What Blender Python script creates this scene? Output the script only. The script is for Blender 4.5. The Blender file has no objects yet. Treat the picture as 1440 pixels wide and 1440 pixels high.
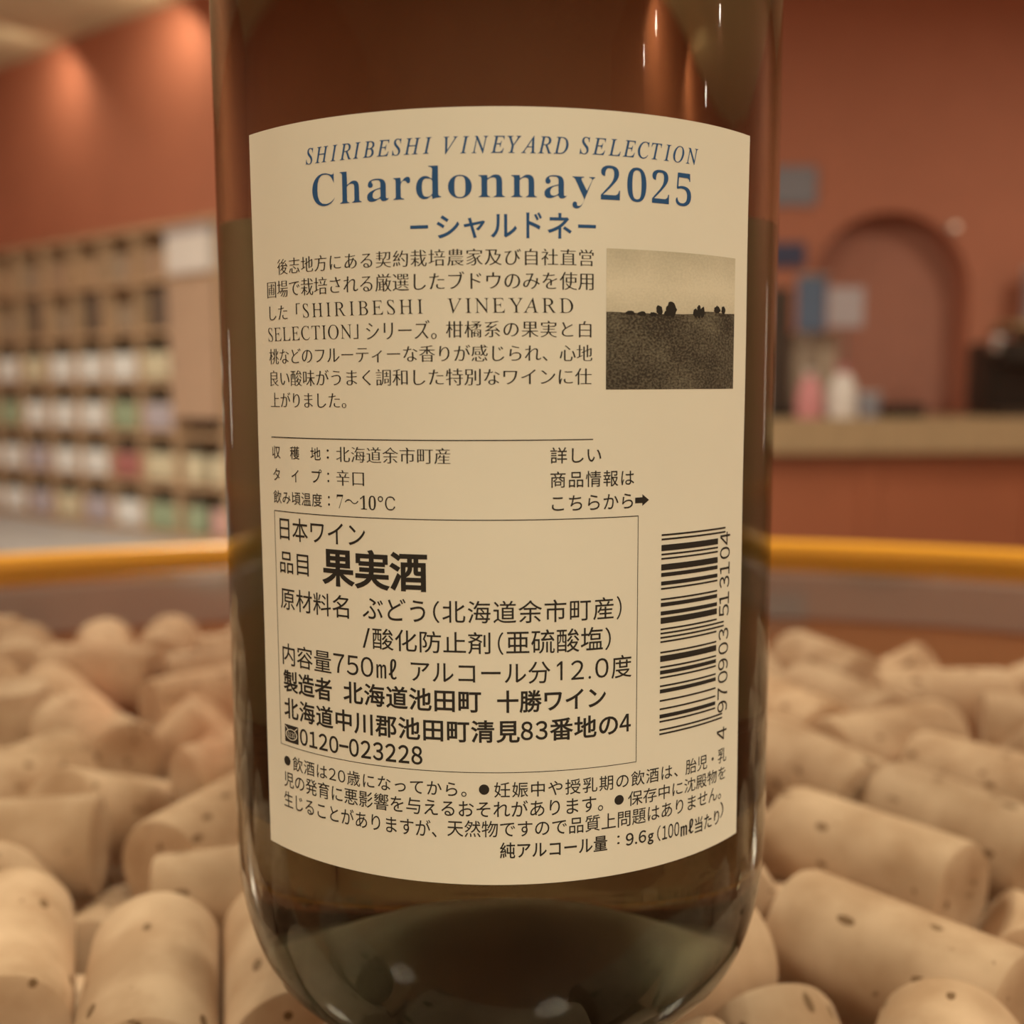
import bpy, bmesh, math, random
from mathutils import Vector, Matrix, Euler
R = math.radians
random.seed(11)
S = bpy.context.scene
COL = S.collection
MM = 0.001
TABLE = 0.900            # top face of the glass table top
EYE = 0.987              # camera height

# ------------------------------------------------------------------ camera
cam = bpy.data.cameras.new('camera'); cam_o = bpy.data.objects.new('camera', cam); COL.objects.link(cam_o)
rx = Vector((0.99992538, -0.01148863, -0.00415378)); up = Vector((0.00543883, 0.1141891, 0.99344414)); fw = Vector((0.010939, 0.9933926, -0.11424306))
cam_o.matrix_world = Matrix(((rx.x, up.x, -fw.x, 0), (rx.y, up.y, -fw.y, -0.164415), (rx.z, up.z, -fw.z, EYE), (0, 0, 0, 1)))
cam.sensor_width = 36; cam.lens = 38.519; cam.clip_start = 0.01; cam.clip_end = 60
cam.dof.use_dof = True; cam.dof.focus_distance = 0.1305; cam.dof.aperture_fstop = 15.5
S.camera = cam_o

# ------------------------------------------------------------------ world, exposure
S.view_settings.view_transform = 'Standard'; S.view_settings.look = 'None'
S.view_settings.gamma = 1; S.view_settings.use_curve_mapping = False
S.view_settings.exposure = 0.0
wd = bpy.data.worlds.new('room_air'); S.world = wd; wd.use_nodes = True
wd.node_tree.nodes['Background'].inputs[0].default_value = (1.0, 0.72, 0.46, 1)
wd.node_tree.nodes['Background'].inputs[1].default_value = 0.04
S.cycles.use_denoising = True
S.cycles.max_bounces = 14; S.cycles.transmission_bounces = 12; S.cycles.transparent_max_bounces = 16
S.cycles.sample_clamp_indirect = 6

CEIL = 2.77
WARM = (1.0, 0.925, 0.69)
def area(name, loc, size, power, target, col=WARM):
    l = bpy.data.lights.new(name, 'AREA'); l.shape = 'DISK'; l.size = size; l.energy = power; l.color = col
    o = bpy.data.objects.new(name, l); COL.objects.link(o); o.location = loc
    o.rotation_euler = (Vector(target) - Vector(loc)).to_track_quat('-Z', 'Y').to_euler(); return o
# unseen ceiling lamps added for room and fill light (housings built with the ceiling)
LAMPS = [((0.6, -1.25, CEIL-.07), 0.5, 34), ((-1.5, -1.5, CEIL-.07), 0.5, 17), ((1.3, 0.6, CEIL-.07), 0.34, 20), ((-1.3, 0.5, CEIL-.07), 0.34, 12),
         ((-2.7, 2.5, CEIL-.07), 0.4, 80), ((-.5, 2.25, CEIL-.07), 0.4, 44), ((2.95, 3.0, CEIL-.07), 0.4, 26)]  # far three are fill, added to brighten rack, left wall and alcove
for i, (p, s, e) in enumerate(LAMPS):
    area('added_ceiling_light', p, s * .8, e, (p[0], p[1], 0))
WASH = [(-2.42, 5.62), (-1.62, 5.02)]     # wall washer lamps under the ceiling, aimed at the left wall
for p in WASH:
    area('wall_washer_light', (p[0]+.08, p[1]-.10, CEIL - .10), .36, 2.6, (p[0] - .40, p[1] + .48, 1.75), (1, .80, .52))

# ------------------------------------------------------------------ materials
def lin(c):
    return tuple((v/255/12.92 if v/255 <= .04045 else ((v/255+.055)/1.055)**2.4) for v in c)
MATS = {}
def mat(name, col, rough=.5, metal=0, var=.0, scale=8, bump=0, spec=.5, emit=None, estr=0, stretch=(1, 1, 1), objvar=0):
    m = bpy.data.materials.new(name); m.use_nodes = True; nt = m.node_tree; b = nt.nodes['Principled BSDF']
    b.inputs['Base Color'].default_value = (*col, 1); b.inputs['Roughness'].default_value = rough; b.inputs['Metallic'].default_value = metal
    b.inputs['Specular IOR Level'].default_value = spec
    if emit: b.inputs['Emission Color'].default_value = (*emit, 1); b.inputs['Emission Strength'].default_value = estr
    if var or bump or objvar:
        tc = nt.nodes.new('ShaderNodeTexCoord'); mp = nt.nodes.new('ShaderNodeMapping'); mp.inputs['Scale'].default_value = stretch
        nz = nt.nodes.new('ShaderNodeTexNoise'); nz.inputs['Scale'].default_value = scale; nz.inputs['Detail'].default_value = 6
        nt.links.new(tc.outputs['Object'], mp.inputs[0]); nt.links.new(mp.outputs[0], nz.inputs['Vector'])
        hs = nt.nodes.new('ShaderNodeHueSaturation'); hs.inputs['Color'].default_value = (*col, 1)
        mr = nt.nodes.new('ShaderNodeMapRange'); mr.inputs['From Min'].default_value = .25; mr.inputs['From Max'].default_value = .75
        mr.inputs['To Min'].default_value = 1 - var; mr.inputs['To Max'].default_value = 1 + var
        nt.links.new(nz.outputs['Fac'], mr.inputs[0])
        last = mr.outputs[0]
        if objvar:
            oi = nt.nodes.new('ShaderNodeObjectInfo'); m2 = nt.nodes.new('ShaderNodeMapRange')
            m2.inputs['To Min'].default_value = 1 - objvar; m2.inputs['To Max'].default_value = 1 + objvar
            nt.links.new(oi.outputs['Random'], m2.inputs[0])
            mu = nt.nodes.new('ShaderNodeMath'); mu.operation = 'MULTIPLY'
            nt.links.new(last, mu.inputs[0]); nt.links.new(m2.outputs[0], mu.inputs[1]); last = mu.outputs[0]
        nt.links.new(last, hs.inputs['Value']); nt.links.new(hs.outputs[0], b.inputs['Base Color'])
        if bump:
            bp = nt.nodes.new('ShaderNodeBump'); bp.inputs['Strength'].default_value = bump; bp.inputs['Distance'].default_value = .002
            nt.links.new(nz.outputs['Fac'], bp.inputs['Height']); nt.links.new(bp.outputs[0], b.inputs['Normal'])
    MATS[name] = m; return m

TERRA = mat('terracotta_plaster', (.49, .185, .118), .75, var=.06, scale=3, bump=.15)
CREAM = mat('cream_ceiling_plaster', (.66, .60, .44), .8, var=.03, scale=3)
FLOORM = mat('grey_floor_tile', (.34, .30, .27), .5, var=.08, scale=5)
WOOD = mat('pale_rack_wood', (.54, .36, .235), .55, var=.12, scale=6, stretch=(1, 1, 8))
WOODP = mat('rack_door_wood', (.46, .31, .23), .5, var=.06, scale=4, stretch=(1, 1, 6))
BENCH = mat('light_grey_laminate', (.50, .48, .51), .45, var=.03)
COUNTW = mat('counter_top_wood', (.40, .275, .165), .4, var=.1, scale=5, stretch=(6, 1, 1))
COUNTP = mat('red_brown_panel', (.34, .105, .052), .45, var=.08, scale=3)
PINK = mat('dusty_pink_paint', (.52, .17, .13), .6, var=.03)
ARCHP = mat('alcove_plaster', (.44, .19, .14), .75, var=.04)
AMBER = mat('amber_edge_band', (.80, .36, .035), .3, var=.05, scale=12)
STEEL = mat('grey_steel_band', (.45, .42, .44), .38, .6)
TUBW = mat('tub_oak', (.42, .20, .095), .5, var=.15, scale=5, stretch=(1, 1, 6))
BLACK = mat('black_plastic', (.022, .018, .016), .35)
DARKB = mat('dark_brown_wood', (.05, .028, .02), .5, var=.1)
SILVER = mat('silver_metal', (.62, .62, .66), .25, 1)
GIFTB = mat('gift_box_card', (.13, .095, .08), .6, var=.1)
BLUE = mat('blue_cloth', (.10, .135, .22), .8, var=.08)
LILAC = mat('pale_lilac_card', (.42, .36, .40), .6)
WHITEP = mat('white_paper_pack', (.72, .66, .66), .6)
ROSE = mat('rose_paper_pack', (.62, .25, .28), .6)
BEIGE = mat('beige_card', (.42, .32, .25), .7, var=.05)
NAVY = mat('navy_card', (.06, .065, .14), .6)
GREYB = mat('grey_blue_card', (.26, .26, .32), .6)
DGLASS = mat('dark_bottle_glass', (.10, .075, .05), .3, spec=.4)
LABELS_ = {'white': mat('white_jar_label', (.80, .79, .83), .6), 'cream': mat('cream_jar_label', (.66, .58, .44), .6), 'pink': mat('pink_jar_label', (.66, .38, .38), .6),
           'green': mat('green_jar_label', (.34, .41, .29), .6), 'red': mat('red_jar_label', (.42, .15, .15), .6), 'lilac': mat('lilac_jar_label', (.48, .42, .50), .6)}
LAMPG = mat('lamp_diffuser', (1, .9, .7), .5, emit=(1, .84, .6), estr=7)
BULB = mat('spot_bulb', (1, .9, .7), .5, emit=(1, .88, .68), estr=60)
TUBE = mat('added_tube_glow', (1, .95, .85), .5, emit=(1, .93, .8), estr=2.2)
GLOW = mat('small_glow', (1, .8, .6), .5, emit=(1, .78, .55), estr=.55)
CAPS = mat('capsule_foil', (.5, .4, .2), .35, .8)
INK = mat('black_ink', (.030, .026, .022), .7, spec=.2)
INKB = mat('blue_ink', (.028, .098, .255), .65, spec=.2)
PAPER = mat('cream_label_paper', (.80, .775, .67), .6, var=.02, scale=60, spec=.3)

# cork: pale with lenticels
def cork_material():
    m = bpy.data.materials.new('cork'); m.use_nodes = True; nt = m.node_tree; b = nt.nodes['Principled BSDF']
    N = nt.nodes.new; Lk = nt.links.new
    tc = N('ShaderNodeTexCoord'); oi = N('ShaderNodeObjectInfo')
    add = N('ShaderNodeVectorMath'); add.operation = 'ADD'; sc = N('ShaderNodeVectorMath'); sc.operation = 'SCALE'
    sc.inputs[0].default_value = (1, 1.7, .6); Lk(oi.outputs['Random'], sc.inputs['Scale'])
    Lk(tc.outputs['Object'], add.inputs[0]); Lk(sc.outputs[0], add.inputs[1])
    n1 = N('ShaderNodeTexNoise'); n1.inputs['Scale'].default_value = 60; n1.inputs['Detail'].default_value = 6; Lk(add.outputs[0], n1.inputs['Vector'])
    r1 = N('ShaderNodeValToRGB'); e = r1.color_ramp.elements
    e[0].position = .36; e[0].color = (.46, .29, .185, 1); e[1].position = .64; e[1].color = (.68, .48, .345, 1); Lk(n1.outputs['Fac'], r1.inputs[0])
    mp = N('ShaderNodeMapping'); mp.inputs['Scale'].default_value = (1, 1, .5); Lk(add.outputs[0], mp.inputs[0])
    vo = N('ShaderNodeTexVoronoi'); vo.inputs['Scale'].default_value = 210; vo.inputs['Randomness'].default_value = 1; Lk(mp.outputs[0], vo.inputs['Vector'])
    n2 = N('ShaderNodeTexNoise'); n2.inputs['Scale'].default_value = 90; n2.inputs['Detail'].default_value = 2; Lk(add.outputs[0], n2.inputs['Vector'])
    a = N('ShaderNodeMath'); a.operation = 'LESS_THAN'; a.inputs[1].default_value = .20; Lk(vo.outputs['Distance'], a.inputs[0])
    c = N('ShaderNodeMath'); c.operation = 'GREATER_THAN'; c.inputs[1].default_value = .50; Lk(n2.outputs['Fac'], c.inputs[0])
    d = N('ShaderNodeMath'); d.operation = 'MULTIPLY'; Lk(a.outputs[0], d.inputs[0]); Lk(c.outputs[0], d.inputs[1])
    mx = N('ShaderNodeMixRGB'); mx.inputs[2].default_value = (.20, .11, .055, 1); Lk(d.outputs[0], mx.inputs[0]); Lk(r1.outputs[0], mx.inputs[1])
    hs = N('ShaderNodeHueSaturation'); mr = N('ShaderNodeMapRange'); mr.inputs['To Min'].default_value = .85; mr.inputs['To Max'].default_value = 1.12
    Lk(oi.outputs['Random'], mr.inputs[0]); Lk(mr.outputs[0], hs.inputs['Value']); Lk(mx.outputs[0], hs.inputs['Color'])
    Lk(hs.outputs[0], b.inputs['Base Color']); b.inputs['Roughness'].default_value = .7; b.inputs['Specular IOR Level'].default_value = .25
    bp = N('ShaderNodeBump'); bp.inputs['Strength'].default_value = .5; bp.inputs['Distance'].default_value = .0006; bp.invert = True
    Lk(d.outputs[0], bp.inputs['Height']); Lk(bp.outputs[0], b.inputs['Normal'])
    return m
CORK = cork_material()

# window glass: clear, mirrors by Fresnel on the face met first
def pane_material():
    m = bpy.data.materials.new('clear_table_glass'); m.use_nodes = True; nt = m.node_tree; N = nt.nodes.new; Lk = nt.links.new
    nt.nodes.remove(nt.nodes['Principled BSDF']); out = nt.nodes['Material Output']
    tr = N('ShaderNodeBsdfTransparent'); tr.inputs[0].default_value = (.965, .965, .95, 1)
    gl = N('ShaderNodeBsdfGlossy'); gl.inputs['Roughness'].default_value = .06
    fr = N('ShaderNodeFresnel'); fr.inputs['IOR'].default_value = 1.5
    ge = N('ShaderNodeNewGeometry'); iv = N('ShaderNodeMath'); iv.operation = 'SUBTRACT'; iv.inputs[0].default_value = 1; Lk(ge.outputs['Backfacing'], iv.inputs[1])
    mu = N('ShaderNodeMath'); mu.operation = 'MULTIPLY'; Lk(fr.outputs[0], mu.inputs[0]); Lk(iv.outputs[0], mu.inputs[1])
    mx = N('ShaderNodeMixShader'); Lk(mu.outputs[0], mx.inputs[0]); Lk(tr.outputs[0], mx.inputs[1]); Lk(gl.outputs[0], mx.inputs[2]); Lk(mx.outputs[0], out.inputs['Surface'])
    return m
PANE = pane_material()

def bottle_material():
    m = bpy.data.materials.new('olive_bottle_glass'); m.use_nodes = True; nt = m.node_tree; N = nt.nodes.new; Lk = nt.links.new
    b = nt.nodes['Principled BSDF']; out = nt.nodes['Material Output']
    b.inputs['Base Color'].default_value = (.56, .50, .39, 1); b.inputs['Roughness'].default_value = 0.015; b.inputs['IOR'].default_value = 1.45
    b.inputs['Transmission Weight'].default_value = 1
    va = N('ShaderNodeVolumeAbsorption'); va.inputs['Color'].default_value = (.20, .28, .05, 1); va.inputs['Density'].default_value = 6
    Lk(va.outputs[0], out.inputs['Volume'])
    return m
BOTTLE = bottle_material()
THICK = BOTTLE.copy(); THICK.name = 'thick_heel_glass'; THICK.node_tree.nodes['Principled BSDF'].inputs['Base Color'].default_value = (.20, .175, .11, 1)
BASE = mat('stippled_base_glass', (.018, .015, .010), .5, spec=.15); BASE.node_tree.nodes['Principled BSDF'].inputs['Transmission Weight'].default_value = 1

def photo_material():
    m = bpy.data.materials.new('printed_landscape'); m.use_nodes = True; nt = m.node_tree; N = nt.nodes.new; Lk = nt.links.new
    b = nt.nodes['Principled BSDF']; b.inputs['Roughness'].default_value = .65; b.inputs['Specular IOR Level'].default_value = .2
    uv = N('ShaderNodeTexCoord'); sp = N('ShaderNodeSeparateXYZ'); Lk(uv.outputs['UV'], sp.inputs[0])
    nz = N('ShaderNodeTexNoise'); nz.inputs['Scale'].default_value = 60; nz.inputs['Detail'].default_value = 8; Lk(uv.outputs['UV'], nz.inputs['Vector'])
    n2 = N('ShaderNodeTexNoise'); n2.inputs['Scale'].default_value = 3.0; n2.inputs['Detail'].default_value = 3; Lk(uv.outputs['UV'], n2.inputs['Vector'])
    def math_(op, a, c):
        q = N('ShaderNodeMath'); q.operation = op
        for i, v in enumerate((a, c)):
            if isinstance(v, (int, float)): q.inputs[i].default_value = v
            else: Lk(v, q.inputs[i])
        return q.outputs[0]
    # ground: dark with grainy lighter grass, lighter in a low band; a printed photograph's own tones
    g = math_('ADD', math_('MULTIPLY', math_('SUBTRACT', nz.outputs['Fac'], .5), .95), math_('MULTIPLY', math_('SUBTRACT', n2.outputs['Fac'], .5), .55))
    rg = N('ShaderNodeValToRGB'); e = rg.color_ramp.elements; e[0].position = .35; e[0].color = (.045, .036, .028, 1); e[1].position = .85; e[1].color = (.26, .235, .17, 1)
    Lk(math_('ADD', g, .47), rg.inputs[0])
    s = math_('ADD', math_('ADD', math_('MULTIPLY', n2.outputs['Fac'], .35), math_('MULTIPLY', nz.outputs['Fac'], .35)), math_('MULTIPLY', math_('ABSOLUTE', math_('SUBTRACT', sp.outputs[1], .74), 0), 1.0))
    rs = N('ShaderNodeValToRGB'); e = rs.color_ramp.elements; e[0].position = .34; e[0].color = (.74, .69, .55, 1); e[1].position = .80; e[1].color = (.44, .41, .31, 1)
    Lk(s, rs.inputs[0])
    hz = math_('ADD', .553, math_('MULTIPLY', math_('SUBTRACT', n2.outputs['Fac'], .5), .03))
    hz = math_('ADD', hz, math_('MULTIPLY', math_('GREATER_THAN', sp.outputs[0], .70), .025))
    k = math_('LESS_THAN', sp.outputs[1], hz)
    mx = N('ShaderNodeMixRGB'); Lk(k, mx.inputs[0]); Lk(rs.outputs[0], mx.inputs[1]); Lk(rg.outputs[0], mx.inputs[2]); Lk(mx.outputs[0], b.inputs['Base Color'])
    return m
PHOTO = photo_material()

# ------------------------------------------------------------------ object helpers
def link(name, me, m=None, parent=None, loc=None):
    o = bpy.data.objects.new(name, me); COL.objects.link(o)
    if me is not None and m is not None:
        me.materials.append(m)
    if parent: o.parent = parent
    if loc: o.location = loc
    return o
def tag(o, label=None, cat=None, group=None, kind=None):
    if label: o['label'] = label
    if cat: o['category'] = cat
    if group: o['group'] = group
    if kind: o['kind'] = kind
    return o
def thing(name, label, cat, loc=(0, 0, 0), rz=0, group=None):
    o = link(name, None); o.location = loc; o.rotation_euler = (0, 0, rz); return tag(o, label, cat, group)
def mesh(bm, name, smooth=False):
    me = bpy.data.meshes.new(name); bmesh.ops.recalc_face_normals(bm, faces=bm.faces[:]); bm.to_mesh(me); bm.free()
    if smooth:
        for p in me.polygons: p.use_smooth = True
        me.set_sharp_from_angle(angle=R(40))
    return me
def bx(bm, x0, y0, z0, x1, y1, z1, bev=0):
    r = bmesh.ops.create_cube(bm, size=1); vs = r['verts']
    for v in vs: v.co = Vector(((x0+x1)/2 + v.co.x*(x1-x0), (y0+y1)/2 + v.co.y*(y1-y0), (z0+z1)/2 + v.co.z*(z1-z0)))
    if bev:
        es = list({e for v in vs for e in v.link_edges}); bmesh.ops.bevel(bm, geom=es, offset=bev, segments=2, affect='EDGES')
def box(name, a, b, m, parent=None, bev=.004):
    bm = bmesh.new(); bx(bm, *a, *b, bev); return link(name, mesh(bm, name), m, parent)
def lathe(bm, prof, n=64, c=(0, 0, 0), a0=0, a1=2*math.pi):
    full = abs(a1-a0-2*math.pi) < 1e-6; k = n if full else n+1; rings = []
    for (r, z) in prof:
        if r < 1e-7: rings.append([bm.verts.new((c[0], c[1], c[2]+z))])
        else: rings.append([bm.verts.new((c[0]+r*math.cos(a0+(a1-a0)*i/n), c[1]+r*math.sin(a0+(a1-a0)*i/n), c[2]+z)) for i in range(k)])
    for A, B in zip(rings[:-1], rings[1:]):
        for i in range(n):
            j = (i+1) % k
            if len(A) == 1 and len(B) == 1: continue
            if len(A) == 1: bm.faces.new((A[0], B[j], B[i]))
            elif len(B) == 1: bm.faces.new((A[i], A[j], B[0]))
            else: bm.faces.new((A[i], A[j], B[j], B[i]))
def turned(name, prof, m, parent=None, n=64, loc=None):
    bm = bmesh.new(); lathe(bm, prof, n); return link(name, mesh(bm, name, True), m, parent, loc)
def dup(root, loc, rz=None, label=None, group=None):
    r = root.copy(); COL.objects.link(r); r.location = loc
    if rz is not None: r.rotation_euler = (0, 0, rz)
    if label: r['label'] = label
    if group: r['group'] = group
    for ch in root.children:
        c = ch.copy(); COL.objects.link(c); c.parent = r
    return r
def struct(name, me, m): return tag(link(name, me, m), kind='structure')
ORD = ['first', 'second', 'third', 'fourth', 'fifth', 'sixth', 'seventh', 'eighth', 'ninth', 'tenth', 'eleventh', 'twelfth', 'thirteenth', 'fourteenth', 'fifteenth']

# ------------------------------------------------------------------ room shell
FAR = [(-4.6, -4.0), (-4.75, 3.5), (-4.7, 6.2), (-4.2, 6.75), (-3.6, 6.72), (-3.1, 6.50), (-2.78, 6.25), (-2.5, 6.03), (-2.22, 5.77), (-1.96, 5.55), (-1.76, 5.40), (-1.5, 5.2), (-1.25, 5.0)]
bm = bmesh.new(); bx(bm, -5.2, -4.4, -.08, 4.0, 7.2, 0); struct('floor', mesh(bm, 'floor'), FLOORM)
bm = bmesh.new(); bx(bm, -5.2, -4.4, CEIL, 4.0, 7.2, CEIL+.08); struct('ceiling', mesh(bm, 'ceiling'), CREAM)
bm = bmesh.new()
nrm = []
for i, p in enumerate(FAR):
    a = Vector(FAR[max(i-1, 0)]); b = Vector(FAR[min(i+1, len(FAR)-1)]); d = (b-a).normalized(); nrm.append(Vector((-d.y, d.x)))
col = []
for p, n in zip(FAR, nrm):
    q = Vector(p) + n*.12
    col.append([bm.verts.new((x, y, z)) for (x, y) in (p, tuple(q)) for z in (0, CEIL)])
for A, B in zip(col[:-1], col[1:]):
    bm.faces.new((A[0], B[0], B[1], A[1])); bm.faces.new((A[2], A[3], B[3], B[2])); bm.faces.new((A[1], B[1], B[3], A[3])); bm.faces.new((A[0], A[2], B[2], B[0]))
bm.faces.new(col[0]); bm.faces.new(col[-1])
struct('wall_left', mesh(bm, 'wall_left', True), TERRA)
# back wall with an arched alcove
AX, AR, AZ = 1.818, .375, 1.405; WY = 5.0; WD = .16
bm = bmesh.new()
arch = [(AX-AR, 0), (AX-AR, AZ)] + [(AX-AR*math.cos(t), AZ+AR*math.sin(t)) for t in [math.pi*i/24 for i in range(1, 24)]] + [(AX+AR, AZ), (AX+AR, 0)]
def strip(y):
    fr = {}
    def V(x, z):
        k = (round(x, 5), round(z, 5))
        if k not in fr: fr[k] = bm.verts.new((x, y, z))
        return fr[k]
    bm.faces.new((V(-1.25, 0), V(AX-AR, 0), V(AX-AR, AZ), V(AX-AR, CEIL), V(-1.25, CEIL)))
    bm.faces.new((V(AX+AR, 0), V(4.0, 0), V(4.0, CEIL), V(AX+AR, CEIL), V(AX+AR, AZ)))
    top = arch[1:-1]
    for a, b in zip(top[:-1], top[1:]): bm.faces.new((V(*a), V(*b), V(b[0], CEIL), V(a[0], CEIL)))
    return fr
F = strip(WY); B = strip(WY+WD)
for a, b in zip(arch[:-1], arch[1:]):
    ka = (round(a[0], 5), round(a[1], 5)); kb = (round(b[0], 5), round(b[1], 5)); bm.faces.new((F[ka], F[kb], B[kb], B[ka]))
struct('wall_back', mesh(bm, 'wall_back'), TERRA)
bm = bmesh.new(); bx(bm, AX-AR-.1, WY+WD+.002, 0, AX+AR+.1, WY+WD+.08, AZ+AR+.15); struct('wall_alcove', mesh(bm, 'wall_alcove'), ARCHP)
bm = bmesh.new(); bx(bm, 3.9, -4.4, 0, 4.0, WY, CEIL); struct('wall_right', mesh(bm, 'wall_right'), TERRA)
bm = bmesh.new(); bx(bm, -5.2, -4.4, 0, 4.0, -4.3, CEIL); struct('wall_behind', mesh(bm, 'wall_behind'), CREAM)

# unseen ceiling lamps, added for their light
for i, (p, s, e) in enumerate(LAMPS):
    t = thing('added_ceiling_lamp', 'unseen added ceiling lamp, %s of the row overhead counted from behind the camera' % ORD[i], 'ceiling lamp', (p[0], p[1], CEIL), group='added ceiling lamps')
    turned('housing', [(s*.5, -.001), (s*.5, -.055), (s*.47, -.055), (s*.47, -.02), (0, -.02)], SILVER, t, 40)
    turned('diffuser', [(0, -.045), (s*.465, -.045), (s*.465, -.022)], LAMPG, t, 40)
for i, (x, y, z, rr, d) in enumerate([(3.84, -2.62, 2.36, .022, 'far behind the table'), (3.84, -2.15, 2.41, .026, 'second from the rear'), (3.84, .15, 2.26, .02, 'level with the table'), (3.84, -.33, 1.99, .018, 'lowest of the four')]):
    t = thing('wall_spotlight', 'small round spotlight on the right wall, ' + d, 'spotlight', (x, y, z), group='spotlights on the right wall')
    bm = bmesh.new(); bmesh.ops.create_uvsphere(bm, u_segments=20, v_segments=12, radius=rr); link('bulb', mesh(bm, 'bulb', True), BULB, t)
    box('wall_bracket', (rr-.006, -.02, -.02), (.058, .02, .02), SILVER, t, .003)
for n_, x, y, x2, y2, z0, z1, e in (('left', -4.68, 5.30, .12, .16, .62, 1.35, 0), ('right', 3.84, 3.95, .05, .08, .65, 1.5, 0)):  # unseen tubes, added to put bright streaks on the bottle's edges
    t = thing('added_light_tube', 'added upright light tube on the %s wall outside the photo' % n_, 'wall light', (x, y, z0))
    turned('tube', [(0, .03), (x2*.4, .03), (x2*.4, z1-z0-.03), (0, z1-z0-.03)], TUBE, t, 24)
    turned('end_cap', [(0, 0), (x2*.45, 0), (x2*.45, .03), (0, .03)], SILVER, t, 24); turned('end_cap', [(0, z1-z0-.03), (x2*.45, z1-z0-.03), (x2*.45, z1-z0), (0, z1-z0)], SILVER, t, 24)

# ------------------------------------------------------------------ pigeonhole rack on the left
RX, RY, RA = -1.18, 4.55, math.atan2(.64, -.77)
rack = thing('pigeonhole_rack', 'long pale wooden pigeonhole rack standing along the left wall', 'shelf', (RX, RY, 0), RA)
# local x runs away to the left, local -y is the back (away from the viewer side), z up
RD = -.22
Z0, RH, NR = .315, .23, 6
XS = [0, .37] + [.37 + .277*i for i in range(1, 8)]
ZS = [Z0 + RH*i for i in range(NR+1)]
for z in ZS: box('shelf_board', (-.01, RD, z-.011), (XS[-1]+.01, 0, z+.011), WOOD, rack, .002)
for i, x in enumerate(XS):
    box('side_panel' if i in (0, len(XS)-1) else 'divider', (x-.011, RD, Z0+.011), (x+.011, -.004, ZS[-1]-.011), WOOD, rack, .002)
box('back_panel', (-.01, RD-.012, Z0-.01), (XS[-1]+.01, RD, ZS[-1]+.01), WOODP, rack, 0)
d = box('door', (.014, -.002, ZS[2]+.075), (.356, .018, ZS[5]-.014), WOODP, rack, .003)
box('knob', (.32, .018, 1.08), (.335, .035, 1.095), SILVER, d, .003)
bench = thing('display_bench', 'low light grey bench in front of the pigeonhole rack', 'bench', (RX, RY, 0), RA)
box('bench_top', (-.25, -.02, .262), (XS[-1]+.3, .62, .300), BENCH, bench, .006)
box('bench_front', (-.22, .54, .06), (XS[-1]+.27, .59, .262), BENCH, bench, .004)
box('plinth', (-.22, .02, 0), (XS[-1]+.27, .52, .06), BENCH, bench, .003)
box('inner_rail', (-.22, -.18, .0), (XS[-1]+.27, -.02, .262), BENCH, bench, .003)

def RW(x, y, z):
    return (RX + x*math.cos(RA) - y*math.sin(RA), RY + x*math.sin(RA) + y*math.cos(RA), z)
BODY = [(0, 0), (.050, 0), (.056, .006), (.056, .125), (.050, .142), (.026, .158), (.019, .166), (.019, .184), (.022, .186), (.022, .192), (0, .192)]
protos = {}
def squat_bottle(colour, loc, rz, label, group):
    if colour not in protos:
        t = thing('squat_bottle', label, 'bottle', loc, rz, group)
        turned('bottle_glass', BODY, DGLASS, t, 20)
        turned('bottle_label', [(.0564, .010), (.0570, .012), (.0570, .124), (.0564, .126)], LABELS_[colour], t, 20)
        protos[colour] = t; return t
    return dup(protos[colour], loc, rz, label, group)
ROWN = {3: 'third row', 2: 'fourth row', 1: 'fifth row', 0: 'bottom row'}
PAT = {3: ['lilac', 'cream', 'white', 'white', 'white', 'cream', 'white'], 2: ['cream', 'lilac', 'green', 'white', 'white', 'white', 'green'],
       1: ['pink', 'cream', 'red', 'white', 'white', 'lilac', 'white'], 0: ['cream', 'green', 'white', 'lilac', 'cream', 'lilac', 'white']}
for r in (3, 2, 1, 0):
    for c in range(8):
        if c == 0 and r > 1: continue
        x0, x1 = XS[c], XS[c+1]; cc = PAT[r][min(c, 6)] if c else ('pink', 'cream')[r % 2]
        n = 2
        for k in range(n):
            colr = cc
            if c == 0 and k == 1: colr = 'green' if r == 0 else 'cream'
            x = x0 + (x1-x0)*(k+.5)/n
            squat_bottle(colr, RW(x, -.06, ZS[r]+.0112), random.uniform(0, 6), 'squat bottle, %s label, %s in rack %s, cell %s from right' % (colr, ('right one', 'left one')[k], ROWN[r], ORD[c]), 'short bottles in the pigeonhole rack')
# second row: dark boxes and pale pouches alternating; top row: cartons
k = 0
for c in range(1, 8):
    x0, x1 = XS[c], XS[c+1]; xm = (x0+x1)/2
    if c % 2 == 1:
        b = tag(box('gift_box', (-.085, -.10, 0), (.085, 0, .185), GIFTB, None, .004), 'dark brown gift box in cell %s from right, rack second row' % ORD[c], 'box', 'dark gift boxes in the rack')
        b.location = RW(xm, -.05, ZS[4]+.0112); b.rotation_euler = (0, 0, RA)
    else:
        for j in range(2):
            b = tag(box('paper_pouch', (-.05, -.07, 0), (.05, 0, .13), BEIGE, None, .012), 'beige pouch, %s one in cell %s from right, rack second row' % (('right', 'left')[j], ORD[c]), 'pouch', 'paper pouches in the rack')
            b.location = RW(xm - .06 + .12*j, -.06, ZS[4]+.0112); b.rotation_euler = (0, 0, RA)
    for j in range(2):
        b = tag(box('wooden_crate', (-.052, -.12, 0), (.052, 0, .135), (BEIGE, WOOD, WOODP)[(c+j) % 3], None, .005), 'small plain crate, %s one in cell %s from right, rack top row' % (('right', 'left')[j], ORD[c]), 'crate', 'crates on the top row of the rack')
        b.location = RW(xm - .062 + .124*j, -.05, ZS[5]+.0112); b.rotation_euler = (0, 0, RA)
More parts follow.
